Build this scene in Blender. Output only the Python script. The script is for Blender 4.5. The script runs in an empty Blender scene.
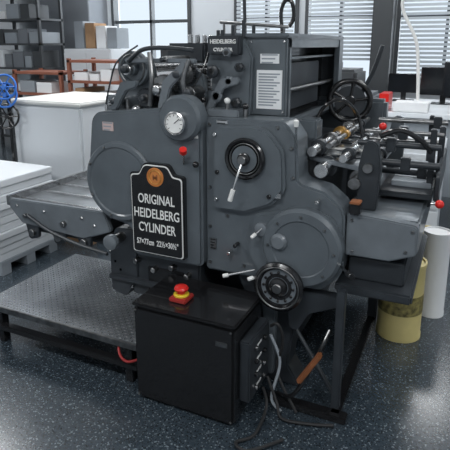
import bpy, bmesh, math, random
from mathutils import Vector, Matrix
random.seed(4)
COL=bpy.context.scene.collection
# ---------------- materials ----------------
def mat(name,col,rough=.5,metal=0,noise=0,scale=20,bump=0,bscale=200,emit=0,coat=0):
    m=bpy.data.materials.new(name); m.use_nodes=True; nt=m.node_tree; b=nt.nodes["Principled BSDF"]
    b.inputs["Base Color"].default_value=(*col,1); b.inputs["Roughness"].default_value=rough; b.inputs["Metallic"].default_value=metal
    b.inputs["Coat Weight"].default_value=coat
    tc=nt.nodes.new("ShaderNodeTexCoord")
    if noise:
        n=nt.nodes.new("ShaderNodeTexNoise"); n.inputs["Scale"].default_value=scale; n.inputs["Detail"].default_value=6
        r=nt.nodes.new("ShaderNodeValToRGB"); r.color_ramp.elements[0].position=.3; r.color_ramp.elements[1].position=.7
        r.color_ramp.elements[0].color=(*[c*(1-noise) for c in col],1); r.color_ramp.elements[1].color=(*[min(1,c*(1+noise)) for c in col],1)
        nt.links.new(tc.outputs["Object"],n.inputs["Vector"]); nt.links.new(n.outputs["Fac"],r.inputs["Fac"]); nt.links.new(r.outputs["Color"],b.inputs["Base Color"])
    if bump:
        n2=nt.nodes.new("ShaderNodeTexNoise"); n2.inputs["Scale"].default_value=bscale; bp=nt.nodes.new("ShaderNodeBump"); bp.inputs["Strength"].default_value=bump; bp.inputs["Distance"].default_value=.002
        nt.links.new(tc.outputs["Object"],n2.inputs["Vector"]); nt.links.new(n2.outputs["Fac"],bp.inputs["Height"]); nt.links.new(bp.outputs["Normal"],b.inputs["Normal"])
    if emit:
        b.inputs["Emission Color"].default_value=(*col,1); b.inputs["Emission Strength"].default_value=emit
    return m
GREY=mat("press_grey_paint",(.096,.112,.126),.33,0,.12,9,.15,60,coat=.3)
GREY2=mat("press_grey_paint_light",(.14,.158,.175),.36,0,.12,12,.1,80,coat=.2)
DARK=mat("press_dark_paint",(.028,.033,.039),.4,0,.2,14,.1,90)
BLACK=mat("black_enamel",(.010,.010,.011),.22,0,.1,10,coat=.4)
RUB=mat("black_rubber",(.015,.015,.016),.6)
STEEL=mat("machined_steel",(.62,.62,.62),.25,1,.2,30)
STEELD=mat("oiled_steel",(.26,.26,.26),.33,1,.35,25)
TRAY=mat("worn_tray_steel",(.3,.32,.34),.32,.8,.25,6)
WHITE=mat("white_enamel",(.8,.8,.78),.35)
PAPER=mat("white_paper",(.78,.79,.8),.6,0,.04,5)
CARD=mat("cardboard",(.36,.22,.12),.8,0,.15,6)
WOOD=mat("brown_wood",(.25,.09,.035),.45,0,.3,18)
RED=mat("red_plastic",(.65,.02,.015),.3)
DRED=mat("dark_red_hose",(.3,.02,.02),.4)
YEL=mat("yellow_plastic",(.75,.55,.03),.4)
CAN=mat("cream_yellow_tin",(.62,.52,.22),.4,0,.08,8)
BRASS=mat("brass",(.7,.4,.12),.35,.9)
ORANGE=mat("orange_badge",(.55,.2,.05),.45)
BLUE=mat("blue_paint",(.03,.16,.55),.4)
WALL=mat("wall_paint",(.5,.53,.56),.8,0,.04,2)
WALLG=mat("pillar_grey_paint",(.17,.185,.205),.7,0,.06,3)
FRAME=mat("window_frame_grey",(.05,.055,.06),.5)
BLIND=mat("blind_slat",(.42,.46,.5),.5)
LAMW=mat("laminate_white",(.72,.75,.78),.4)
LAMG=mat("laminate_grey",(.28,.31,.34),.5)
SCREEN=mat("screen_black",(.01,.012,.015),.15)
RACK=mat("rack_redbrown",(.25,.09,.055),.6)
PANEL=mat("led_panel",(1,.99,.97),.5,emit=2.5)
CEIL=mat("ceiling_white",(.8,.8,.8),.9)
def floor_mat():
    m=bpy.data.materials.new("speckled_vinyl"); m.use_nodes=True; nt=m.node_tree; b=nt.nodes["Principled BSDF"]
    tc=nt.nodes.new("ShaderNodeTexCoord")
    v=nt.nodes.new("ShaderNodeTexVoronoi"); v.inputs["Scale"].default_value=190
    r=nt.nodes.new("ShaderNodeValToRGB"); r.color_ramp.interpolation='CONSTANT'
    r.color_ramp.elements[0].color=(.026,.037,.048,1); r.color_ramp.elements[1].color=(.14,.17,.19,1); r.color_ramp.elements[1].position=.93
    e=r.color_ramp.elements.new(.5); e.color=(.038,.051,.063,1); e=r.color_ramp.elements.new(.8); e.color=(.016,.022,.028,1)
    sp=nt.nodes.new("ShaderNodeSeparateColor")
    nt.links.new(tc.outputs["Object"],v.inputs["Vector"]); nt.links.new(v.outputs["Color"],sp.inputs["Color"]); nt.links.new(sp.outputs[0],r.inputs["Fac"]); nt.links.new(r.outputs["Color"],b.inputs["Base Color"])
    b.inputs["Roughness"].default_value=.24; b.inputs["Coat Weight"].default_value=.5; b.inputs["Coat Roughness"].default_value=.2
    return m
FLOOR=floor_mat()
# ---------------- helpers ----------------
def root(name,loc=(0,0,0)):
    e=bpy.data.objects.new(name,None); COL.objects.link(e); e.empty_display_size=.1; return e
def fin(name,bm,m,par,smooth=False,bev=0,seg=2):
    if bev:
        bmesh.ops.bevel(bm,geom=[e for e in bm.edges if len(e.link_faces)==2 and e.calc_face_angle(0)>.6],offset=bev,segments=seg,affect='EDGES',clamp_overlap=True)
    bmesh.ops.recalc_face_normals(bm,faces=bm.faces)
    me=bpy.data.meshes.new(name); bm.to_mesh(me); bm.free()
    if smooth:
        for p in me.polygons: p.use_smooth=True
        try: me.set_sharp_from_angle(angle=math.radians(35))
        except Exception: pass
    me.materials.append(m); o=bpy.data.objects.new(name,me); COL.objects.link(o)
    if par: o.parent=par
    return o
def box(name,x0,x1,y0,y1,z0,z1,m,par=None,bev=.004):
    bm=bmesh.new(); bmesh.ops.create_cube(bm,size=1)
    for v in bm.verts: v.co=Vector(((x0+x1)/2+v.co.x*(x1-x0),(y0+y1)/2+v.co.y*(y1-y0),(z0+z1)/2+v.co.z*(z1-z0)))
    return fin(name,bm,m,par,bev=bev)
def boxes(name,lst,m,par=None,bev=0):
    bm=bmesh.new()
    for (x0,x1,y0,y1,z0,z1) in lst:
        r=bmesh.ops.create_cube(bm,size=1)
        for v in r['verts']: v.co=Vector(((x0+x1)/2+v.co.x*(x1-x0),(y0+y1)/2+v.co.y*(y1-y0),(z0+z1)/2+v.co.z*(z1-z0)))
    return fin(name,bm,m,par,bev=bev)
def rpoly(pts,seg=8):
    out=[]; n=len(pts)
    for i in range(n):
        x,z,r=(*pts[i],0)[:3]; P=Vector((x,z)); A=Vector(pts[i-1][:2]); B=Vector(pts[(i+1)%n][:2])
        if r<=0: out.append((x,z)); continue
        a=(A-P).normalized(); b=(B-P).normalized(); ang=a.angle(b); t=min(r/math.tan(ang/2),(A-P).length*.49,(B-P).length*.49); r=t*math.tan(ang/2)
        c=P+(a+b).normalized()*(r/math.sin(ang/2)); s=P+a*t-c; e=P+b*t-c
        a0=math.atan2(s.y,s.x); a1=math.atan2(e.y,e.x); d=(a1-a0+math.pi)%(2*math.pi)-math.pi
        for k in range(seg+1):
            q=a0+d*k/seg; out.append((c.x+r*math.cos(q),c.y+r*math.sin(q)))
    return out
def prism(name,pts,y0,y1,m,par=None,bev=.004,axis='Y',seg=8):
    pts=rpoly(pts,seg); bm=bmesh.new()
    def V(a,b,c): return {'Y':(a,c,b),'X':(c,a,b),'Z':(a,b,c)}[axis]
    f=[bm.verts.new(V(x,z,y0)) for x,z in pts]; g=[bm.verts.new(V(x,z,y1)) for x,z in pts]
    bm.faces.new(f); bm.faces.new(g[::-1]); n=len(pts)
    for i in range(n): bm.faces.new((f[i],g[i],g[(i+1)%n],f[(i+1)%n]))
    bmesh.ops.recalc_face_normals(bm,faces=bm.faces)
    if bev:
        ed=[e for e in bm.edges if any(len(fc.verts)==n for fc in e.link_faces)]
        bmesh.ops.bevel(bm,geom=ed,offset=bev,segments=2,affect='EDGES')
    return fin(name,bm,m,par,smooth=True)
def frame_to(axis):
    return Vector((0,0,1)).rotation_difference(Vector(axis).normalized()).to_matrix()
def lathe(name,o,axis,prof,m,par=None,n=40):
    bm=bmesh.new(); M=frame_to(axis); o=Vector(o); rings=[]
    for r,h in prof:
        if r<=1e-6: rings.append([bm.verts.new(o+M@Vector((0,0,h)))])
        else: rings.append([bm.verts.new(o+M@Vector((r*math.cos(2*math.pi*k/n),r*math.sin(2*math.pi*k/n),h))) for k in range(n)])
    for A,B in zip(rings,rings[1:]):
        for k in range(n):
            a=A[k%len(A)];b=A[(k+1)%len(A)];c=B[(k+1)%len(B)];d=B[k%len(B)]
            vs=[]; [vs.append(q) for q in (a,b,c,d) if q not in vs]
            if len(vs)>2:
                try: bm.faces.new(vs)
                except ValueError: pass
    return fin(name,bm,m,par,smooth=True)
def cyl(name,p0,p1,r,m,par=None,n=24,b=.002):
    p0=Vector(p0);p1=Vector(p1);L=(p1-p0).length; b=min(b,r*.3,L*.3)
    return lathe(name,p0,p1-p0,[(0,0),(r-b,0),(r,b),(r,L-b),(r-b,L),(0,L)],m,par,n)
def ball(name,c,r,m,par=None,sz=1):
    pr=[(r*math.sin(math.pi*k/12),-r*sz*math.cos(math.pi*k/12)) for k in range(13)]
    return lathe(name,c,(0,0,1),pr,m,par,20)
def tube(name,pts,r,m,par=None,smooth=True,n=10):
    P=[Vector(p) for p in pts]
    if smooth and len(P)>2:
        Q=[]; E=[P[0]]+P+[P[-1]]
        for i in range(1,len(E)-2):
            for k in range(8):
                t=k/8; a,b,c,d=E[i-1:i+3]
                Q.append(.5*((2*b)+(c-a)*t+(2*a-5*b+4*c-d)*t*t+(3*b-a-3*c+d)*t**3))
        Q.append(P[-1]); P=Q
    bm=bmesh.new(); rings=[]; up=None
    for i,p in enumerate(P):
        t=(P[min(i+1,len(P)-1)]-P[max(i-1,0)]).normalized()
        if up is None: up=t.orthogonal().normalized()
        up=(up-t*up.dot(t)).normalized(); s=t.cross(up)
        rings.append([bm.verts.new(p+up*r*math.cos(2*math.pi*k/n)+s*r*math.sin(2*math.pi*k/n)) for k in range(n)])
    for A,B in zip(rings,rings[1:]):
        for k in range(n): bm.faces.new((A[k],A[(k+1)%n],B[(k+1)%n],B[k]))
    bm.faces.new(rings[0]); bm.faces.new(rings[-1][::-1])
    return fin(name,bm,m,par,smooth=True)
def torus(name,c,axis,R,r,m,par=None,n=48,k=12):
    pr=[(R+r*math.cos(2*math.pi*i/k),r*math.sin(2*math.pi*i/k)) for i in range(k+1)]
    return lathe(name,c,axis,pr,m,par,n)
def gear(name,c,R,w,teeth,m,par=None,d=.008):
    pts=[]
    for i in range(teeth):
        a=2*math.pi*i/teeth; s=2*math.pi/teeth
        for f,rr in ((0,R-d),(.25,R-d),(.35,R),(.65,R),(.75,R-d)):
            pts.append((c[0]+rr*math.cos(a+s*f),c[2]+rr*math.sin(a+s*f)))
    return prism(name,pts,c[1],c[1]+w,m,par,bev=0)
def spoked(name,c,axis,R,r,m,par,ns=5,hub=.02,depth=.02):
    torus(name+"_rim",c,axis,R,r,m,par); M=frame_to(axis); c=Vector(c)
    cyl(name+"_hub",c-M@Vector((0,0,depth)),c+M@Vector((0,0,depth)),hub,m,par)
    for i in range(ns):
        a=2*math.pi*i/ns+.4; cyl(name+"_spoke_%d"%i,c,c+M@Vector((R*math.cos(a),R*math.sin(a),0)),r*.7,m,par,n=10)
def text(name,s,x,z,y,size,m,par,width=None,align='CENTER'):
    cu=bpy.data.curves.new(name,'FONT'); cu.body=s; cu.size=size; cu.align_x=align; cu.extrude=.0008; cu.resolution_u=3; cu.offset=.0006
    t=bpy.data.objects.new(name,cu); COL.objects.link(t); bpy.context.view_layer.update()
    dg=bpy.context.evaluated_depsgraph_get(); me=bpy.data.meshes.new_from_object(t.evaluated_get(dg)); bpy.data.objects.remove(t)
    w=max(v.co.x for v in me.vertices)-min(v.co.x for v in me.vertices); sx=(width/w) if width else 1
    for v in me.vertices:
        a,b,c=v.co.x*sx,v.co.y,v.co.z
        v.co=Vector((x+a,y-c,z+b))
    me.materials.append(m); o=bpy.data.objects.new(name,me); COL.objects.link(o); o.parent=par; return o
def bolts(name,pts,r,m,par,y):
    for i,(x,z) in enumerate(pts): lathe("%s_%d"%(name,i),(x,y,z),(0,-1,0),[(r,0),(r,.004),(r*.7,.007),(0,.007)],m,par,6)
def plate(name,x,z,w,h,y,m,par,lines=3,lm=None):
    box(name,x-w/2,x+w/2,y-.003,y+.001,z-h/2,z+h/2,m,par,0)
    if lines:
        L=[]
        for k in range(lines):
            zc=z+h*(.40-.80*k/max(1,lines-1)); t=h*.22/lines
            L.append((x-w*.42,x+w*(.42-.12*(k%3)),y-.0038,y-.003,zc-t,zc+t))
        boxes(name+"_print",L,lm or BLACK,par)

# ================= ROOM =================
box("floor",-7,4.2,-4.2,6,-.06,0,FLOOR,None,0)
box("ceiling",-7,4.2,-4.2,6,3.2,3.26,CEIL,None,0)
box("wall_left",-6.7,-6.5,-4.2,6,0,3.2,WALL,None,0)
box("wall_right",4,4.2,-4.2,6,0,3.2,WALL,None,0)
box("wall_near",-6.5,4,-4.2,-4,0,3.2,WALL,None,0)
wins=[(-6.4,-6.05),(-4.85,-3.35),(-2.6,-1.6),(-1.5,-.5),(-.25,1.0),(1.2,2.4),(2.6,3.8)]
ws=[(-6.5,4,5.5,5.7,0,.95),(-6.5,4,5.5,5.7,2.9,3.2)]; px=-6.5
for a,b in wins: ws.append((px,a,5.5,5.7,.95,2.9)); px=b
ws.append((px,4,5.5,5.7,.95,2.9))
boxes("wall_far",ws,WALL)
for i,(a,b) in enumerate(wins):
    w=root("window_%d"%(i+1)); mid=(a+b)/2
    boxes("frame",[(a,a+.05,5.46,5.6,.95,2.9),(b-.05,b,5.46,5.6,.95,2.9),(a,b,5.46,5.6,.95,1.0),(a,b,5.46,5.6,2.85,2.9),(mid-.02,mid+.02,5.5,5.6,.95,2.9),(a,b,5.5,5.6,1.85,1.9)],FRAME,w)
    if i>=2:
        z0=1.0 if i>3 else 1.3
        boxes("blind_slats",[(a+.06,b-.06,5.42,5.45,z0+k*.055,z0+k*.055+.034) for k in range(int((2.88-z0)/.055))],BLIND,w)
box("pillar_left",-6.0,-4.95,5.0,5.5,0,3.2,WALLG,None,.01)
box("pillar_right",-.52,-.27,5.2,5.5,0,3.2,FRAME,None,.01)
for i,(x,y) in enumerate([(-4,4.7),(-1.9,4.7),(.3,4.7),(-4,1.2),(-1.4,1.2),(1.6,1.2),(-3,-2),(0,-2.2),(2.5,-2)]):
    r=root("ceiling_lamp"); box("housing",x-.64,x+.64,y-.34,y+.34,3.14,3.2,WHITE,r,.005); box("diffuser",x-.6,x+.6,y-.3,y+.3,3.132,3.14,PANEL,r,0)
    l=bpy.data.lights.new("lamp_light",'AREA'); l.shape='RECTANGLE'; l.size=1.2; l.size_y=.6; l.energy=24 if i<3 else 40; l.color=(.96,.985,1)
    o=bpy.data.objects.new("lamp_light",l); COL.objects.link(o); o.location=(x,y,3.12); o.parent=r

# ================= PRESS =================
P=root("cylinder_printing_press")
box("core_frame",-.80,.10,.12,1.15,.45,1.02,DARK,P,.01)
box("base_casting",-.78,.05,.18,1.1,.02,.46,DARK,P,.02)
box("rear_side_frame",-.90,.30,1.1,1.2,.1,1.2,GREY,P,.02)
prism("left_cover",[(-.86,1.20,.07),(-.50,1.235,.02),(-.285,1.215,.03),(-.285,.53,.03),(-.66,.53,.03),(-.66,.67,.05),(-.84,.70,.12),(-.905,.87,.1)],-.06,.14,GREY,P,.012)
CX,CZ=-.71,.885
lathe("round_gear_cover",(CX,-.055,CZ),(0,-1,0),[(0,0),(.19,0),(.19,.014),(.182,.022),(.165,.023),(.158,.018),(.05,.018),(0,.018)],GREY,P,64)
bolts("cover_bolt",[(CX+.173*math.cos(a),CZ+.173*math.sin(a)) for a in [2.0,2.7,3.6,4.4]],.007,STEELD,P,-.078)
lathe("gauge_boss",(-.375,-.02,1.20),(0,-1,0),[(0,0),(.1,0),(.1,.06),(.088,.075),(0,.075)],GREY,P,48)
GX,GZ=-.38,1.185
lathe("gauge_bezel",(GX,-.09,GZ),(0,-1,0),[(.04,0),(.05,0),(.05,.03),(.044,.034),(.042,.026),(0,.026)],STEEL,P,40)
lathe("gauge_dial",(GX,-.117,GZ),(0,-1,0),[(0,0),(.041,0),(.041,.0015),(0,.0015)],WHITE,P,32)
for k in range(9):
    a=math.radians(220-k*32)
    cyl("gauge_tick_%d"%k,(GX+.03*math.cos(a),-.120,GZ+.03*math.sin(a)),(GX+.038*math.cos(a),-.120,GZ+.038*math.sin(a)),.0012,BLACK,P,6)
cyl("gauge_needle",(GX,-.121,GZ),(GX+.025,-.121,GZ+.02),.0015,BLACK,P,6)
x0,x1,zb=-.64,-.36,.56
def tomb(i):
    return [(x0+i,zb+i,.012),(x1-i,zb+i,.012),(x1-i,zb+.385-i,.015),(x1-.05-i*.5,zb+.39-i,.02),(x1-.078-i*.3,zb+.435-i,.03),(x0+.078+i*.3,zb+.435-i,.03),(x0+.05+i*.5,zb+.39-i,.02),(x0+i,zb+.385-i,.015)]
prism("name_plate_back",tomb(0),-.085,-.05,BLACK,P,.003)
prism("name_plate_border",tomb(.007),-.088,-.07,WHITE,P,0)
prism("name_plate_field",tomb(.012),-.091,-.07,BLACK,P,0)
NX=-.50
lathe("badge",(NX,-.09,.935),(0,-1,0),[(0,0),(.043,0),(.043,.004),(.039,.005),(.039,.003),(0,.003)],ORANGE,P,36)
torus("badge_ring",(NX,-.094,.935),(0,-1,0),.031,.002,BRASS,P)
text("badge_mark","M",NX,.921,-.093,.036,WOOD,P)
text("plate_text_1","ORIGINAL",NX,.81,-.092,.062,WHITE,P,.19)
text("plate_text_2","HEIDELBERG",NX,.742,-.092,.062,WHITE,P,.236)
text("plate_text_3","CYLINDER",NX,.674,-.092,.062,WHITE,P,.195)
text("plate_text_4","57×77cm  22½×30½\"",NX,.61,-.092,.038,WHITE,P,.22)
prism("main_panel",[(-.29,1.205,.02),(.07,1.205,.05),(.12,1.14,.04),(.13,.96,.03),(.24,.935,.06),(.325,.87,.08),(.33,.60,.09),(.24,.51,.06),(-.29,.51,.02)],-.02,.14,GREY,P,.01)
prism("cam_cover",[(-.24,1.175,.05),(.0,1.185,.12),(.075,1.09,.08),(.085,.93,.05),(.03,.86,.08),(-.09,.81,.03),(-.24,.81,.03)],-.05,-.01,GREY,P,.012)
lathe("cylinder_cover",(.165,-.015,.70),(0,-1,0),[(0,0),(.168,0),(.168,.045),(.155,.058),(.12,.06),(.115,.055),(0,.055)],GREY,P,64)
prism("lower_cover",[(-.06,.81,.06),(.10,.85,.05),(.30,.85,.06),(.305,.62,.1),(.16,.53,.1),(-.01,.53,.06),(-.075,.62,.05)],-.045,-.01,GREY,P,.012)
lathe("cover_boss",(.075,-.06,.72),(0,-1,0),[(0,0),(.035,0),(.035,.02),(.025,.03),(0,.03)],GREY2,P,32)
lathe("cover_boss_2",(-.01,-.045,.755),(0,-1,0),[(0,0),(.028,0),(.028,.018),(.02,.022),(0,.022)],GREY2,P,32)
bolts("panel_bolt",[(-.265,1.175),(-.265,.9),(-.265,.72),(-.265,.55),(.04,1.18),(.1,1.10),(.11,.98),(-.10,.56),(-.18,.78)],.008,STEELD,P,-.02)
bolts("cyl_bolt",[(.165+.138*math.cos(a),.70+.138*math.sin(a)) for a in [k*math.pi/4 for k in range(8)]],.006,STEELD,P,-.075)
for i,(x,z) in enumerate([(-.225,1.14),(-.215,.98),(-.22,.86),(.02,.9),(.22,.9),(-.13,.66),(-.16,.62)]):
    cyl("oil_cap_%d"%i,(x,-.02,z),(x,-.06,z),.009,BLACK if i%2 else STEEL,P,12)
WX,WZ=-.085,1.05
lathe("upper_handwheel",(WX,-.05,WZ),(0,-1,0),[(0,0),(.08,0),(.087,.006),(.087,.018),(.08,.024),(.072,.022),(.068,.012),(.06,.010),(.056,.016),(.046,.016),(.042,.010),(.028,.010),(.026,.03),(.018,.035),(0,.035)],BLACK,P,56)
torus("upper_handwheel_ring",(WX,-.066,WZ),(0,-1,0),.064,.0025,STEELD,P)
lathe("upper_wheel_face",(WX,-.06,WZ),(0,-1,0),[(0,0),(.055,0),(.055,.008),(0,.008)],GREY,P,40)
cyl("upper_hub",(WX,-.06,WZ),(WX,-.1,WZ),.018,STEELD,P)
tube("handle_rod",[(WX,-.09,WZ-.01),(WX-.01,-.12,.98),(WX-.02,-.13,.93)],.005,STEEL,P)
cyl("handle_grip",(WX-.02,-.13,.935),(WX-.035,-.132,.885),.010,WHITE,P)
LX,LZ=.085,.53
lathe("lower_handwheel",(LX,-.075,LZ),(0,-1,0),[(0,0),(.03,0),(.095,.0),(.107,.01),(.107,.026),(.096,.034),(.086,.032),(.08,.018),(.06,.016),(.056,.022),(.045,.022),(.04,.016),(.038,.03),(.025,.036),(0,.036)],BLACK,P,56)
torus("lower_handwheel_ring",(LX,-.108,LZ),(0,-1,0),.090,.003,STEELD,P)
lathe("lower_wheel_face",(LX,-.088,LZ),(0,-1,0),[(.04,0),(.076,0),(.076,.006),(.04,.006)],GREY2,P,40)
for k in range(12):
    a=k*math.pi/6; cyl("wheel_stud_%d"%k,(LX+.064*math.cos(a),-.09,LZ+.064*math.sin(a)),(LX+.064*math.cos(a),-.10,LZ+.064*math.sin(a)),.006,BLACK,P,10)
cyl("lower_hub",(LX,-.0,LZ),(LX,-.12,LZ),.02,STEELD,P)
def lever(n,a,b,r=.005,m=WHITE,g=.012,L=.035):
    a=Vector(a);b=Vector(b); cyl(n+"_rod",a,b,r,STEEL,P,10); d=(b-a).normalized(); cyl(n+"_grip",b-d*L*.3,b+d*L,g,m,P,16)
lever("start_lever",(.03,-.05,.57),(-.03,-.1,.55),.004,WHITE,.009,.02); lever("start_lever_b",(-.04,-.04,.56),(-.15,-.09,.535),.005,WHITE,.009,.02)
lever("trip_lever",(.0,-.06,.765),(-.025,-.09,.74),.004,WHITE,.008,.02)
lever("feed_lever",(.12,-.03,1.1),(.125,-.05,1.20),.005,WHITE,.009,.02)
lever("red_lever",(-.37,-.06,1.0),(-.345,-.11,1.065),.005,RED,.016,.02)
lever("throw_lever",(.32,-.02,.64),(.37,-.1,.645),.006,BLACK,.014,.03)
ball("knob_black",(-.30,-.085,1.01),.014,BLACK,P); cyl("knob_stem",(-.30,-.05,1.01),(-.30,-.08,1.01),.006,STEEL,P)
plate("warning_label",-.315,1.125,.03,.014,-.061,WHITE,P,0)
plate("caution_label",-.765,1.14,.06,.04,-.060,mat("pink_label",(.55,.42,.40),.6),P,3,LAMG)
plate("serial_plate",-.205,1.19,.05,.014,-.021,STEEL,P,2)
plate("rating_plate",.055,.905,.03,.02,-.046,STEEL,P,0)
plate("lube_plate",-.25,.64,.03,.05,-.021,STEELD,P,4)
box("lower_left_box",-.70,-.32,-.02,.2,.30,.53,DARK,P,.01)
box("lower_left_hatch",-.60,-.40,-.03,-.02,.33,.47,BLACK,P,.006)
for i,x in enumerate((-.66,-.56,-.46,-.38)): cyl("under_rod_%d"%i,(x,-.05,.49-.03*(i%2)),(x+.03,.2,.49),.014,STEELD,P)
box("under_bar",-.82,-.3,-.05,-.01,.37,.395,DARK,P)
prism("under_bracket",[(-.78,.64,.03),(-.66,.64,.02),(-.66,.40,.02),(-.73,.28,.03),(-.82,.30,.02),(-.82,.52,.03)],-.03,.05,DARK,P)
cyl("delivery_shaft",(-.74,-.12,.60),(-.74,.9,.60),.024,STEELD,P); lathe("delivery_knob",(-.74,-.1,.60),(0,-1,0),[(0,0),(.033,0),(.037,.01),(.037,.03),(.02,.04),(0,.04)],GREY2,P)
for i in range(5): cyl("chain_rod_%d"%i,(-.82+i*.03,-.03,.50-i*.04),(-.82+i*.03,.85,.50-i*.04),.009,STEEL,P,12)
prism("front_leg",[(-.16,.51,.01),(.18,.51,.02),(.13,.34,.03),(.10,.10,.03),(.16,.0,.01),(-.12,.0,.01),(-.06,.12,.03),(-.08,.34,.03)],.02,.14,DARK,P,.008)
prism("leg_rib",[(-.02,.42,.01),(.05,.42,.01),(.04,.05,.01),(0,.05,.01)],-.01,.03,GREY,P,.006)
box("right_leg",.325,.36,-.09,-.055,.0,.56,DARK,P,.005)
box("right_leg_rear",.325,.375,.75,.80,.0,.56,DARK,P,.005)
box("floor_bar_front",.05,.40,-.14,-.09,0,.03,BLACK,P,.004)
box("floor_bar_side",.33,.37,-.12,.82,0,.03,BLACK,P,.004)
cyl("brace",(.345,-.06,.05),(.14,.0,.3),.009,DARK,P)
prism("knee_bracket",[(.10,.50,.01),(.33,.50,.01),(.33,.46,.02),(.20,.40,.05),(.12,.25,.03)],-.03,.02,DARK,P)
tube("pedal_arm",[(.30,-.05,.36),(.27,-.1,.28),(.19,-.16,.1),(.10,-.12,.05)],.009,BLACK,P)
bm=bmesh.new(); bmesh.ops.create_cube(bm,size=1)
bm.transform(Matrix.Translation((.245,-.15,.23))@Matrix.Rotation(-1.05,4,'Y')@Matrix.Diagonal((.17,.04,.022,1)))
fin("pedal_wood",bm,WOOD,P,bev=.006)
prism("feeder_side_panel",[(.33,.86,.01),(.60,.84,.02),(.60,.72,.02),(.50,.68,.02),(.33,.68,.01)],0,.05,GREY2,P,.006)
box("feeder_body",.30,.60,.05,.95,.70,.84,GREY,P,.01)
box("feeder_shelf",.30,.60,-.02,.75,.52,.56,DARK,P,.008)
prism("shelf_wedge",[(.05,.66,.01),(.95,.70,.01),(.95,.56,.01),(.05,.56,.01)],.34,.56,DARK,P,.006,axis='X')
box("oil_box",.34,.385,-.03,.02,.86,.905,BLACK,P,.006); box("oil_box_lid",.342,.383,-.032,.022,.903,.913,WOOD,P,.003)
bolts("feeder_bolt",[(.35,.83),(.58,.815),(.36,.70),(.56,.73)],.007,STEELD,P,0)
cyl("shelf_post",(.56,.7,.03),(.56,.7,.66),.014,STEELD,P)
T1=.69
SIDE=[(-1.50,T1,.01),(-.86,T1+.01,.01),(-.82,.60,.02),(-1.0,.535,.03),(-1.42,.56,.05),(-1.50,.64,.03)]
prism("delivery_side",SIDE,-.01,.02,GREY2,P,.005); prism("delivery_side_far",SIDE,.72,.75,GREY2,P,.005)
box("delivery_board",-1.50,-.86,.02,.72,T1-.045,T1-.02,TRAY,P,.003)
box("delivery_stop",-1.52,-1.495,-.01,.75,T1-.04,T1+.015,STEEL,P,.003)
boxes("delivery_guides",[(-1.48,-.88,.06+k*.16,.075+k*.16,T1-.02,T1-.008) for k in range(5)],STEEL,P)
box("delivery_shelf_lower",-1.42,-.86,.05,.7,.50,.52,DARK,P,.003)
cyl("delivery_cross_1",(-1.38,-.03,.61),(-1.38,.75,.61),.012,STEELD,P); cyl("delivery_cross_2",(-1.12,-.03,.60),(-1.12,.75,.60),.016,STEELD,P)
bolts("delivery_bolt",[(-1.44,.66),(-1.25,.65),(-1.0,.65),(-.92,.62)],.009,STEEL,P,-.012)
for i,x in enumerate((-1.40,-1.22,-1.05)):
    prism("delivery_hanger_%d"%i,[(x,.57,.01),(x+.1,.57,.01),(x+.09,.49,.02),(x+.02,.47,.02)],-.005,.015,DARK,P,.003)
    cyl("hanger_roller_%d"%i,(x+.05,-.02,.515),(x+.05,.02,.515),.02,STEELD,P,20)
tube("delivery_arm",[(-1.35,-.03,.62),(-1.2,-.04,.56),(-1.0,-.05,.52),(-.82,-.05,.50)],.010,DARK,P)
FP=root("tread_plate_step"); zt=.225
box("plate",-1.43,-.49,-.30,.40,zt-.012,zt,TRAY,FP,.002)
box("plate_lip",-1.43,-.49,-.305,-.295,zt-.03,zt+.001,STEELD,FP,.002)
bm=bmesh.new()
for i in range(45):
    for j in range(33):
        x=-1.42+i*.0208; y=-.285+j*.0205; a=.016*.5;b=.0045
        if (i+j)%2: a,b=b,a
        z=zt+.0005; c=[bm.verts.new((x+a,y,z)),bm.verts.new((x,y+b,z)),bm.verts.new((x-a,y,z)),bm.verts.new((x,y-b,z))]; t=bm.verts.new((x,y,z+.0025))
        for k in range(4): bm.faces.new((c[k],c[(k+1)%4],t))
fin("tread_pattern",bm,STEEL,FP)
for x in (-1.36,-.56):
    for y in (-.25,.3): box("foot",x-.02,x+.02,y-.02,y+.02,0,zt-.012,BLACK,FP,.002)
box("skid_bar",-1.44,-.50,-.29,-.25,.08,.11,BLACK,FP,.004)
# ---- ink unit ----
prism("ink_side_plate",[(-.36,1.20,.01),(-.14,1.20,.01),(-.13,1.45,.03),(-.17,1.53,.02),(-.31,1.53,.02),(-.35,1.42,.03)],.12,.17,GREY,P,.008)
prism("ink_side_plate_far",[(-.36,1.0,.01),(-.14,1.0,.01),(-.13,1.45,.03),(-.17,1.53,.02),(-.31,1.53,.02),(-.35,1.42,.03)],1.02,1.07,GREY,P,.008)
box("ink_name_bar",-.325,-.175,.08,.13,1.46,1.54,DARK,P,.006)
text("ink_label_1","HEIDELBERG",-.25,1.508,.079,.024,WHITE,P,.12); text("ink_label_2","CYLINDER",-.25,1.476,.079,.02,WHITE,P,.09)
for i,(x,z,r) in enumerate([(-.30,1.39,.045),(-.22,1.35,.04),(-.175,1.41,.035),(-.28,1.285,.045),(-.19,1.26,.04),(-.23,1.47,.035)]):
    cyl("ink_roller_%d"%i,(x,.16,z),(x,1.03,z),r,RUB if i%2 else STEELD,P,28)
    cyl("roller_journal_%d"%i,(x,.07,z),(x,.16,z),r*.35,STEELD,P,16); lathe("journal_nut_%d"%i,(x,.09,z),(0,-1,0),[(r*.6,0),(r*.6,.014),(r*.4,.02),(0,.02)],GREY2 if i%2 else DARK,P,6 if i%3 else 24)
for i,(x,z) in enumerate([(-.215,1.24),(-.13,1.22),(-.33,1.24)]):
    cyl("ink_post_%d"%i,(x,.05,1.195),(x,.05,z+.02),.009,STEELD,P); ball("ink_knob_%d"%i,(x,.05,z+.03),.014,BLACK if i else WHITE,P)
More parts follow.
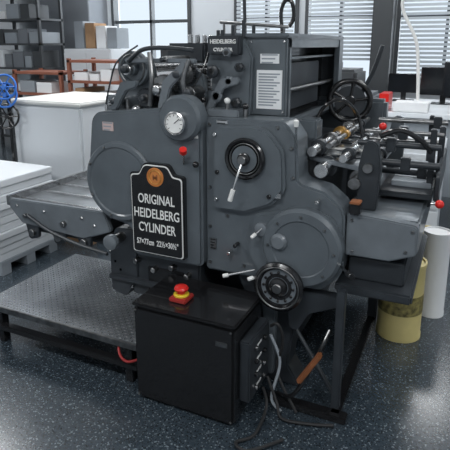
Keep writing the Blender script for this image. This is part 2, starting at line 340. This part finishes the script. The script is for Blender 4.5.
prism("ink_link",[(-.34,1.22,.02),(-.30,1.22,.02),(-.24,1.32,.02),(-.17,1.34,.02),(-.17,1.37,.02),(-.26,1.36,.02)],.07,.09,GREY2,P,.004)
plate("ink_info_plate",-.335,1.335,.03,.06,.119,STEEL,P,4)
box("ink_block",-.30,-.15,.02,.12,1.2,1.235,GREY2,P,.006)
box("ink_duct",-.36,-.14,.2,1.0,1.44,1.535,DARK,P,.01)
for i in range(9): cyl("ink_key_%d"%i,(-.365,.26+i*.08,1.51),(-.395,.26+i*.08,1.54),.01,STEEL,P,10)
for i,(x,y) in enumerate([(-.28,.14),(-.23,.14),(-.18,.14),(-.31,.16),(-.15,.18)]): cyl("top_pin_%d"%i,(x,y,1.53),(x,y,1.565+.02*(i%3)),.008,DARK,P,12)
# ---- hood ----
HB=1.17
prism("hood_front",[(-.175,1.20,.01),(.012,1.20,.01),(.012,1.53,.01),(-.175,1.53,.01)],.15,.175,GREY,P,.006)
box("hood_top",-.30,.02,.14,HB+.02,1.53,1.55,GREY,P,.005)
boxes("hood_side_frame",[(-.01,.015,.18,.21,1.15,1.53),(-.01,.02,HB-.09,HB,1.15,1.53),(-.01,.015,.18,HB,1.49,1.53),(-.01,.015,.18,HB,1.15,1.18)],GREY,P,.003)
box("hood_back_wall",-.12,-.10,.17,HB,1.15,1.53,BLACK,P,.002)
box("hood_floor",-.12,.0,.17,HB,1.13,1.15,DARK,P,.002)
box("hood_end_wall",-.12,.0,HB-.02,HB,1.15,1.53,DARK,P,.002)
box("hood_inner_shelf",-.10,-.02,.2,HB-.05,1.44,1.45,GREY,P,.002)
box("hood_inner_door",-.06,-.05,.35,.9,1.2,1.42,DARK,P,.004)
cyl("hood_inner_bar",(-.03,.2,1.30),(-.03,HB-.02,1.30),.01,STEELD,P)
plate("instruction_sign",-.062,1.315,.115,.165,.149,PAPER,P,12,LAMG)
plate("small_sign",-.062,1.445,.085,.04,.149,PAPER,P,3,LAMG)
bolts("hood_bolt",[(-.145,1.515),(.0,1.515),(-.145,1.22),(.0,1.22)],.006,STEEL,P,.15)
tube("hood_handle",[(-.06,.3,1.545),(-.07,.3,1.64),(-.05,.3,1.69),(-.02,.3,1.68),(-.01,.3,1.62),(-.03,.3,1.58)],.009,BLACK,P)
tube("lift_hook",[(-.24,.3,1.53),(-.245,.3,1.68),(-.25,.3,1.83)],.008,DARK,P)
cyl("hood_rod",(-.32,.2,1.60),(.0,.2,1.575),.007,STEELD,P)
for i,x in enumerate((-.30,-.16,-.02)): cyl("hood_rod_post_%d"%i,(x,.2,1.53),(x,.2,1.60-.025*(x+.32)/.32),.006,STEELD,P,10)
# ---- left upper works ----
prism("arch_bracket",[(-.82,1.19,.01),(-.34,1.19,.01),(-.34,1.36,.04),(-.42,1.43,.04),(-.50,1.34,.06),(-.56,1.29,.05),(-.60,1.36,.05),(-.62,1.45,.05),(-.72,1.45,.05),(-.75,1.33,.05),(-.82,1.27,.03)],.08,.12,GREY,P,.008)
prism("arch_bracket_far",[(-.82,1.0,.01),(-.34,1.0,.01),(-.34,1.36,.04),(-.42,1.43,.04),(-.56,1.30,.05),(-.62,1.45,.05),(-.72,1.45,.05),(-.82,1.27,.03)],1.02,1.07,GREY,P,.008)
DX,DZ=-.69,1.395
lathe("cam_disc",(DX,.07,DZ),(0,-1,0),[(0,0),(.08,0),(.083,.01),(.08,.028),(.055,.03),(.05,.02),(.03,.02),(.028,.05),(0,.05)],GREY,P,48)
torus("cam_disc_ring",(DX,.04,DZ),(0,-1,0),.065,.004,STEELD,P)
gear("drive_gear_1",(-.525,.04,1.31),.065,.03,36,STEELD,P); gear("drive_gear_2",(-.42,.05,1.38),.05,.03,28,STEELD,P); gear("drive_gear_3",(-.60,.0,1.27),.045,.03,26,DARK,P)
for i,(x,z,r) in enumerate([(-.525,1.31,.03),(-.42,1.38,.025),(-.37,1.30,.03),(-.47,1.24,.03),(-.60,1.27,.02),(DX,DZ,.025),(-.64,1.22,.02),(-.76,1.25,.018),(-.49,1.44,.015)]):
    cyl("cross_shaft_%d"%i,(x,-.01,z),(x,1.05,z),r,STEEL if i%2 else STEELD,P,24)
    lathe("shaft_cap_%d"%i,(x,-.01,z),(0,-1,0),[(0,0),(r*.7,0),(r*.7,.02),(r*.4,.025),(0,.025)],STEEL if i%3==0 else DARK,P,20)
box("link_bar_1",-.70,-.34,.0,.02,1.425,1.445,GREY2,P,.004)
tube("link_bar_2",[(-.68,.0,1.43),(-.60,-.01,1.48),(-.50,0,1.49),(-.36,.02,1.48)],.010,DARK,P)
tube("link_bar_3",[(-.56,-.02,1.24),(-.54,-.03,1.36),(-.56,-.01,1.47)],.011,STEELD,P)
tube("link_bar_4",[(-.36,.0,1.25),(-.385,-.03,1.34),(-.36,-.02,1.44)],.011,STEELD,P)
prism("rocker_arm",[(-.52,1.22,.02),(-.48,1.22,.02),(-.45,1.32,.02),(-.36,1.41,.02),(-.38,1.44,.02),(-.49,1.35,.03)],-.03,-.005,GREY2,P,.005)
prism("rocker_arm_2",[(-.78,1.21,.01),(-.74,1.21,.01),(-.68,1.30,.02),(-.62,1.32,.02),(-.62,1.35,.02),(-.71,1.34,.02)],-.03,-.005,GREY,P,.005)
box("ink_fountain",-.60,-.40,.2,.98,1.42,1.51,DARK,P,.01)
for i in range(10): cyl("fountain_key_%d"%i,(-.50,.25+i*.075,1.51),(-.50,.25+i*.075,1.55),.012,STEEL,P,10)
box("left_side_box",-.86,-.77,.05,.25,1.19,1.27,GREY2,P,.008)
plate("gear_info_plate",-.815,1.235,.05,.03,.049,STEEL,P,3)
for i in range(8):
    x=-.80+i*.06; cyl("small_stud_%d"%i,(x,-.02,1.20),(x,-.02,1.235+.015*(i%3)),.008,[STEEL,DARK,STEELD][i%3],P,10)
tube("oil_line_1",[(-.82,.0,1.22),(-.78,-.01,1.33),(-.74,.0,1.43),(-.66,.05,1.50)],.004,DARK,P)
tube("oil_line_2",[(-.35,-.0,1.2),(-.36,-.0,1.3),(-.32,.03,1.4),(-.31,.06,1.47)],.004,BLACK,P)
box("cylinder_guard",-.80,-.60,.14,1.02,1.1,1.16,GREY,P,.01)
cyl("impression_cylinder",(-.45,.14,1.06),(-.45,1.05,1.06),.14,STEELD,P,48)
# ---- right middle ----
bm=bmesh.new(); bmesh.ops.create_cube(bm,size=1)
bm.transform(Matrix.Translation((.24,.58,1.01))@Matrix.Rotation(math.radians(8),4,'Y')@Matrix.Diagonal((.32,.8,.02,1))); fin("feed_board",bm,TRAY,P,bev=.003)
for i in range(5):
    y=.22+i*.17; box("feed_tape_%d"%i,.10,.38,y,y+.025,1.03,1.037,WHITE if i==1 else DARK,P,.001)
for i,(x,z,r) in enumerate([(.15,1.07,.022),(.22,1.10,.012),(.28,1.05,.018),(.38,1.02,.02),(.19,.99,.03),(.33,.95,.025)]):
    cyl("feed_shaft_%d"%i,(x,.1,z),(x,1.0,z),r,STEEL if i%2==0 else STEELD,P,20)
    for k in range(4): cyl("feed_collar_%d_%d"%(i,k),(x,.2+k*.2,z),(x,.24+k*.2,z),r*1.6,[DARK,STEELD,BRASS if i<2 else DARK,STEEL][(i+k)%4],P,20)
prism("feeder_frame_front",[(.34,.84,.01),(.42,.84,.01),(.43,1.02,.03),(.41,1.13,.03),(.36,1.13,.03),(.34,1.02,.02)],.12,.17,DARK,P,.006)
prism("feeder_frame_far",[(.34,.84,.01),(.42,.84,.01),(.43,1.02,.03),(.41,1.13,.03),(.36,1.13,.03),(.34,1.02,.02)],.95,1.0,GREY,P,.006)
for i,(y,z,r) in enumerate([(.3,1.09,.013),(.45,1.12,.01),(.35,1.0,.016),(.6,1.06,.012),(.5,.93,.014),(.85,1.12,.012)]):
    cyl("feeder_rail_%d"%i,(.30,y,z),(.64,y,z),r,STEELD if i%2 else DARK,P,16)
    box("rail_clamp_%d"%i,.42+.03*i,.46+.03*i,y-.02,y+.02,z-.03,z+.03,DARK,P,.004)
for i,(x,y) in enumerate([(.60,.42),(.63,.52),(.56,.9)]): box("feeder_post_%d"%i,x-.013,x+.013,y-.013,y+.013,.80,1.15,DARK,P,.004)
prism("feeder_end_plate",[(.3,.86,.01),(.95,.86,.01),(.95,.98,.03),(.55,1.02,.04),(.3,.98,.03)],.63,.645,DARK,P,.004,axis='X')
box("pile_board",.40,.62,.3,.95,.86,.885,DARK,P,.004); box("sheet_pile",.44,.61,.4,.9,.885,.91,LAMG,P,.003)
tube("suction_bar",[(.40,.25,1.13),(.48,.25,1.16),(.56,.27,1.12),(.60,.3,1.07)],.011,BLACK,P)
ball("feeder_knob_red",(.40,.3,1.165),.016,RED,P); cyl("feeder_knob_stem",(.40,.3,1.08),(.40,.3,1.155),.007,STEEL,P)
cyl("side_knob_stem",(.62,.25,.865),(.645,.25,.865),.006,STEEL,P); ball("side_knob_red",(.655,.25,.865),.018,RED,P)
spoked("flywheel",(.12,.95,1.20),(.25,-1,0),.11,.016,BLACK,P,5,.03)
lathe("flywheel_web",(.12,.955,1.20),(.25,-1,0),[(0,0),(.085,0),(.085,.012),(0,.012)],DARK,P,40)
tube("air_hose",[(.10,.3,1.15),(.15,.28,1.24),(.22,.3,1.27),(.27,.4,1.2),(.3,.4,1.1)],.008,BLACK,P)
tube("flywheel_stay",[(.10,1.0,1.1),(.22,1.0,1.34),(.27,1.0,1.5)],.012,DARK,P)
box("right_top_bracket",.06,.14,.2,.3,1.1,1.19,GREY,P,.008)
tube("red_hose",[(-.62,-.20,.205),(-.60,-.28,.19),(-.57,-.315,.16),(-.53,-.315,.14),(-.48,-.28,.15)],.006,DRED,P)

# ================= CONTROL BOX =================
B=root("electrical_control_box")
box("cabinet",-.465,0,-.35,-.05,.012,.445,BLACK,B,.012)
box("lid",-.47,.005,-.355,-.045,.447,.462,BLACK,B,.006)
box("feet",-.45,-.02,-.33,-.07,0,.012,RUB,B,.001)
box("badge_plate",-.08,-.03,-.353,-.349,.36,.38,STEELD,B,.001)
bolts("screw",[(-.45,.43),(-.015,.43),(-.45,.03),(-.015,.03)],.005,STEELD,B,-.351)
box("switch_panel",.0,.045,-.30,-.08,.10,.37,DARK,B,.006)
for i in range(4):
    for j in range(2):
        cyl("switch_%d_%d"%(i,j),(.045,-.24+j*.09,.32-i*.06),(.058,-.24+j*.09,.32-i*.06),.010,[STEELD,BLACK,BLACK,STEEL][(i+j)%4],B,14)
    box("switch_label_%d"%i,.0445,.0465,-.225,-.175,.315-i*.06,.325-i*.06,WHITE,B,0)
E=root("emergency_stop_button")
box("stop_base",-.33,-.25,-.285,-.205,.462,.482,mat("dull_red_plastic",(.35,.03,.025),.5),E,.005)
cyl("stop_collar",(-.29,-.245,.482),(-.29,-.245,.492),.033,YEL,E,32)
lathe("stop_mushroom",(-.29,-.245,.492),(0,0,1),[(.016,0),(.016,.012),(.028,.014),(.031,.022),(.026,.03),(.012,.035),(0,.036)],RED,E,32)
Cb=root("power_cables")
for i,pts in enumerate([[(.065,-.2,.12),(.09,-.22,.05),(.09,-.35,.012),(.04,-.42,.012),(.1,-.44,.012),(.2,-.33,.012)],
    [(.065,-.15,.14),(.12,-.18,.05),(.16,-.22,.012),(.28,-.2,.012),(.36,-.17,.012)],
    [(.065,-.12,.32),(.11,-.12,.2),(.09,-.16,.05),(.14,-.18,.012)],
    [(.065,-.12,.36),(.10,-.13,.38),(.12,-.12,.30),(.10,-.12,.15),(.2,-.16,.012)]]):
    tube("cable_%d"%i,pts,.0065,RUB if i!=2 else LAMG,Cb)

# ================= PROPS =================
LBL=mat("label_olive",(.2,.17,.06),.6,0,.7,40)
def drum(x,y,r,h,m,label=True):
    d=root("paper_drum"); lathe("body",(x,y,0),(0,0,1),[(0,0),(r,0),(r,.02),(r*.97,.03),(r*.97,h-.03),(r,h-.02),(r,h),(r*.92,h),(r*.92,h-.01),(0,h-.01)],m,d,40)
    if label: lathe("label",(x,y,h*.35),(0,0,1),[(r*.975,0),(r*.98,0),(r*.98,h*.25),(r*.975,h*.25)],LBL,d,40)
drum(.50,.70,.115,.42,CAN); drum(.64,1.0,.075,.50,PAPER,False); drum(.57,1.22,.09,.42,CAN,False)
S=root("covered_paper_stack")
box("stack_body",-2.48,-1.8,.97,1.7,.12,1.07,LAMW,S,.02); box("stack_top_sheet",-2.5,-1.78,.95,1.72,1.07,1.10,WHITE,S,.01)
boxes("pallet",[(-2.48,-1.8,1.0+k*.3,1.06+k*.3,0,.12) for k in range(3)],CARD,S,.002)
S=root("paper_pallet")
boxes("sheets",[(-2.6+random.uniform(-.01,.01),-1.98+random.uniform(-.01,.01),.3,.83,.10+k*.05,.147+k*.05) for k in range(11)],LAMW,S,.004)
boxes("pallet",[(-2.6,-1.98,.3,.83,.07,.1)]+[(-2.6,-1.98,.3+k*.22,.38+k*.22,0,.07) for k in range(3)],LAMG,S,.002)
S=root("reel_stand")
cyl("base",(-2.42,.895,0),(-2.42,.895,.03),.05,BLACK,S); box("post",-2.435,-2.405,.89,.91,.03,1.22,BLACK,S,.003)
for z,mm in ((.98,BLACK),(1.14,BLUE),(1.20,BLUE)): spoked("reel_%d"%int(z*100),(-2.42,.87,z),(.4,-1,.2),.09,.008,mm,S,6,.018,.01)
def rack(x0,x1,y0,y1,h,n,m=RACK,pal=None):
    r=root("storage_rack"); boxes("uprights",[(x,x+.04,y,y+.04,0,h) for x in (x0,x1-.04) for y in (y0,y1-.04)],m,r)
    boxes("shelves",[(x0,x1,y0,y1,.1+k*(h-.15)/n,.13+k*(h-.15)/n) for k in range(n+1)],m,r)
    for k in range(n):
        x=x0+.06
        while x<x1-.2:
            w=random.uniform(.12,.25); hh=random.uniform(.3,.75)*(h-.15)/n; z=.13+k*(h-.15)/n
            box("carton",x,x+w,y0+.05,y1-.05,z,z+hh,random.choice(pal or [CARD,PAPER,PAPER,LAMG]),r,.003); x+=w+.03
rack(-3.7,-2.9,3.0,3.5,1.35,5); rack(-4.6,-3.8,3.0,3.5,1.2,4)
rack(-5.95,-4.95,3.9,4.4,2.25,6,FRAME,[LAMG,FRAME,PAPER,LAMG,LAMW,WALLG,FRAME])
def cabinet(name,x0,x1,y0,y1,h,m,cols=2,rows=3):
    r=root(name); box("carcass",x0,x1,y0,y1,0,h,m,r,.01); w=(x1-x0)/cols
    for i in range(cols):
        for j in range(rows):
            z0=.06+j*(h-.1)/rows; box("drawer",x0+i*w+.01,x0+(i+1)*w-.01,y0-.015,y0,z0,z0+(h-.1)/rows-.02,m,r,.003)
            box("pull",x0+i*w+w*.4,x0+i*w+w*.6,y0-.03,y0-.015,z0+.1,z0+.115,STEELD,r,.002)
cabinet("filing_cabinet",-4.8,-3.95,4.2,4.8,1.45,LAMW)
cabinet("drawer_cabinet",-3.3,-2.0,4.3,4.9,1.25,LAMW,3,4); cabinet("tool_cabinet",-1.6,-.8,4.3,4.9,1.3,WALLG,2,4)
r=root("stacked_cartons")
for i in range(4): box("carton",-4.75+i*.2,-4.58+i*.2,4.4,4.7,1.455,1.455+random.uniform(.15,.4),random.choice([CARD,PAPER,LAMG]),r,.004)
r=root("stacked_cartons")
for i in range(6): box("carton",-3.25+i*.2,-3.08+i*.2,4.4,4.7,1.255,1.255+random.uniform(.1,.35),random.choice([CARD,LAMG,WHITE,FRAME]),r,.004)
r=root("paper_folding_machine"); box("body",-.9,-.1,2.9,3.6,.5,1.05,WALLG,r,.03); box("hopper",-.75,-.25,3.0,3.5,1.05,1.28,FRAME,r,.03)
boxes("legs",[(x,x+.06,y,y+.06,0,.5) for x in (-.88,-.18) for y in (2.92,3.5)],FRAME,r); cyl("roller",(-.8,2.88,.95),(-.2,2.88,.95),.05,STEELD,r); box("outfeed",-.7,-.3,2.6,2.9,.8,.83,LAMG,r,.004)
def desk(x0,x1,y0,y1,h):
    r=root("office_desk"); box("top",x0,x1,y0,y1,h-.04,h,LAMW,r,.005)
    boxes("legs",[(x,x+.05,y,y+.05,0,h-.04) for x in (x0,x1-.05) for y in (y0,y1-.05)],LAMG,r); box("modesty",x0+.05,x1-.05,y0+.05,y0+.07,.25,h-.04,LAMG,r)
def monitor(x,y,z,w=.5):
    r=root("computer_monitor"); box("panel",x-w/2,x+w/2,y,y+.04,z+.1,z+.1+w*.62,BLACK,r,.006); box("screen",x-w/2+.015,x+w/2-.015,y-.002,y,z+.115,z+.085+w*.62,SCREEN,r,0)
    box("stem",x-.03,x+.03,y+.03,y+.06,z+.01,z+.2,BLACK,r); box("foot",x-.12,x+.12,y-.04,y+.14,z,z+.012,BLACK,r)
desk(.0,1.6,2.6,3.4,.95); desk(-.2,.9,4.2,5.0,.85); monitor(.45,4.4,.852,.5); monitor(.0,4.6,.852,.36); monitor(.75,3.0,.952,.5)
cabinet("plan_chest",-.35,.6,1.95,2.45,.80,LAMW,1,5)
r=root("desk_lamp"); cyl("base",(.3,3.1,.952),(.3,3.1,.97),.09,WHITE,r); tube("arm",[(.3,3.1,.97),(.25,3.1,1.5),(.1,3.1,1.9),(.45,3.0,2.2)],.015,WHITE,r); lathe("shade",(.45,3.0,2.2),(.5,-.2,-1),[(.02,0),(.1,.12),(.095,.12),(.0,.01)],WHITE,r)
box("red_file_box",.02,.10,2.65,2.9,.952,1.1,RED,None,.005)
box("paper_tray",.14,.42,2.65,2.9,.952,1.03,PAPER,None,.005)

w=bpy.data.worlds.new("sky"); bpy.context.scene.world=w; w.use_nodes=True; bg=w.node_tree.nodes["Background"]; bg.inputs[0].default_value=(.78,.89,1,1); bg.inputs[1].default_value=.95
for i,(x) in enumerate((-4,-1.5,.5)):
    l=bpy.data.lights.new("window_daylight",'AREA'); l.shape='RECTANGLE'; l.size=1.6; l.size_y=1.9; l.energy=45; l.color=(.85,.93,1)
    o=bpy.data.objects.new("window_daylight",l); COL.objects.link(o); o.location=(x,5.9,2.0); o.rotation_euler=(-math.pi/2,0,0)
p=math.radians(14);a=math.radians(25)
cam=bpy.data.cameras.new("camera"); co=bpy.data.objects.new("camera",cam); COL.objects.link(co)
co.location=(.720,-1.978,1.5); cam.lens=520/450*36; cam.shift_y=-50/450; co.rotation_euler=(math.pi/2-p,0,a)
bpy.context.scene.camera=co
bpy.context.scene.view_settings.view_transform='Standard'
bpy.context.scene.view_settings.exposure=.12
